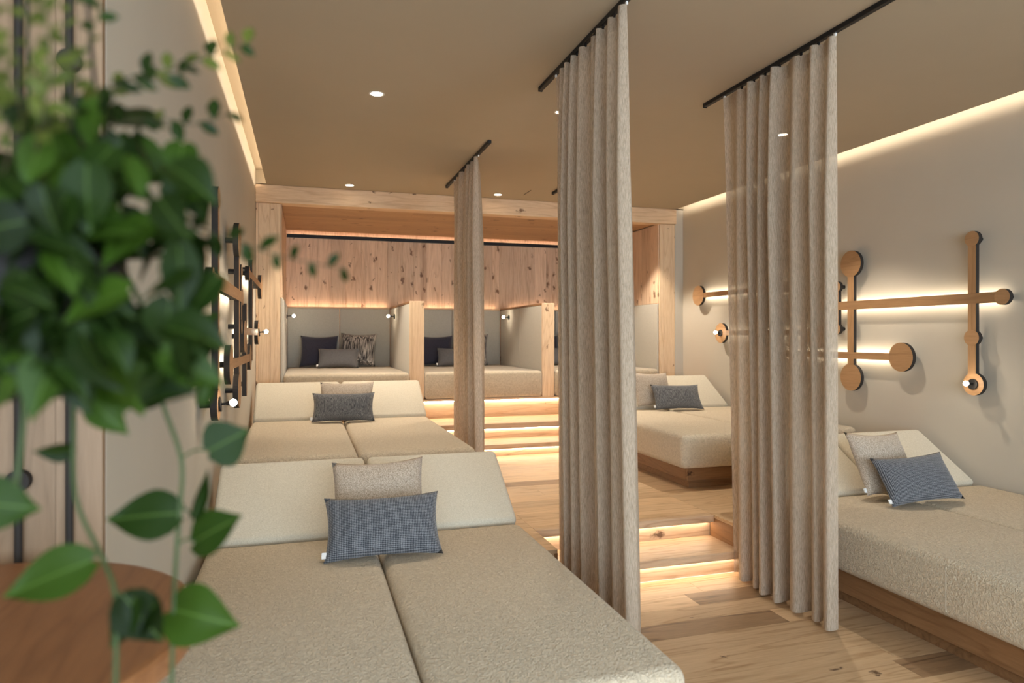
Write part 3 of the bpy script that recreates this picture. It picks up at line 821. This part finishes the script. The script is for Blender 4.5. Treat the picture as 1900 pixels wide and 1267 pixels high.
# dense crown tumbling over the pot
rnd = random.Random(21)
spots = []
tries = 0
while len(spots) < 205 and tries < 6000:
    tries += 1
    px, py = rnd.uniform(-170, 385), rnd.uniform(215, 735)
    lim = 395 - max(0, (330 - py)) * 1.0 - max(0, (py - 640)) * .7
    if px > lim or (py > 650 and px < -60 and rnd.random() < .5): continue
    if any((px - a) ** 2 + (py - b) ** 2 < 19 ** 2 for a, b, _ in spots): continue
    # open windows where the wall shows through
    if any(((px - a) / r_) ** 2 + ((py - b) / (r_ * .6)) ** 2 < 1 for a, b, r_ in ((235, 250, 45), (265, 385, 48), (225, 510, 38), (300, 560, 32), (260, 575, 26), (230, 640, 24))): continue
    spots.append((px, py, rnd.uniform(.70, .92)))
for k in range(38):
    spots.append((rnd.uniform(-60, 190), rnd.uniform(330, 700), rnd.uniform(.70, .80)))
for (px, py, d) in spots:
    L = rnd.uniform(.045, .078) * K; b = P3(px, py, d)
    ang = rnd.gauss(0, .8) + (px - 120) / 300
    right = Vector((CN, -SN, 0))
    dr = right * math.sin(ang) + Vector((0, 0, -1)) * math.cos(ang) * .8 + TOCAM * rnd.uniform(-.3, .4)
    dr.normalize()
    nrm = TOCAM * .8 + Vector((0, 0, 1)) * rnd.uniform(.2, 1.2) + right * rnd.gauss(0, .5)
    leaf(b - dr * L * .5, b + dr * L * .5, nrm, rnd.choice('abccddd'), rnd.uniform(.75, 1.1))
for k in range(14):
    px, py, d = spots[(k * 9) % len(spots)]
    p1 = P3(px, py, d + .02)
    tube('vine', spline([rim(k * 26), (rim(k * 26) + p1) / 2 + Vector((0, 0, .03)), p1], 4), .0024 * K, M['stem'], plant, 5)
# fine-leaved twigs reaching up and out
def twig(path, nl, size, kinds, seed, sp=1.0, rad=.0011):
    rn = random.Random(seed); pts = spline(path, 6)
    tube('twig', pts, [rad * (1 - .6 * i / len(pts)) for i in range(len(pts))], M['twig'], plant, 5)
    for i in range(nl):
        f = (.22 + .78 * (i + .5) / nl) * (len(pts) - 1); j = min(int(f), len(pts) - 2)
        p = pts[j].lerp(pts[j + 1], f - j); tdir = (pts[j + 1] - pts[j]).normalized()
        sd = TOCAM.cross(tdir).normalized() * (1 if i % 2 else -1)
        dr = (tdir * rn.uniform(.3, .8) + sd * rn.uniform(.6, 1.1) * sp + TOCAM * rn.uniform(-.4, .4)).normalized()
        L = size * K * rn.uniform(.75, 1.2)
        leaf(p, p + dr * L, TOCAM + Vector((0, 0, rn.uniform(0, .8))), rn.choice(kinds), rn.uniform(.9, 1.2), 'twig_leaf')
O = lambda a: rim(a)
twig([O(10), P3(150, 250, .80), P3(230, 150, .84), P3(320, 128, .88), P3(400, 100, .92), P3(465, 78, .95)], 16, .027, 'os', 1)
twig([O(30), P3(190, 260, .80), P3(290, 222, .85), P3(360, 230, .9), P3(430, 208, .94)], 9, .028, 'os', 2)
twig([O(15), P3(260, 410, .80), P3(400, 435, .88), P3(520, 475, .94), P3(645, 500, 1.0)], 13, .028, 's', 3)
twig([O(40), P3(200, 200, .78), P3(260, 155, .82), P3(345, 135, .86)], 8, .025, 's', 4)
twig([O(80), P3(90, 250, .74), P3(60, 120, .72), P3(40, -20, .72)], 14, .024, 'oos', 5)
twig([O(120), P3(40, 240, .72), P3(10, 120, .70), P3(-30, 10, .70)], 12, .024, 'oo', 6)
twig([O(70), P3(130, 240, .78), P3(150, 120, .78), P3(190, 10, .8)], 12, .022, 'oos', 7)
twig([O(100), P3(70, 260, .70), P3(95, 130, .66), P3(80, 0, .64)], 14, .024, 'oo', 8)
twig([O(95), P3(100, 280, .8), P3(140, 170, .8), P3(120, 60, .8), P3(150, -30, .8)], 12, .022, 'os', 9)
twig([O(140), P3(20, 280, .68), P3(-20, 180, .66), P3(10, 80, .66)], 10, .024, 'oo', 10)
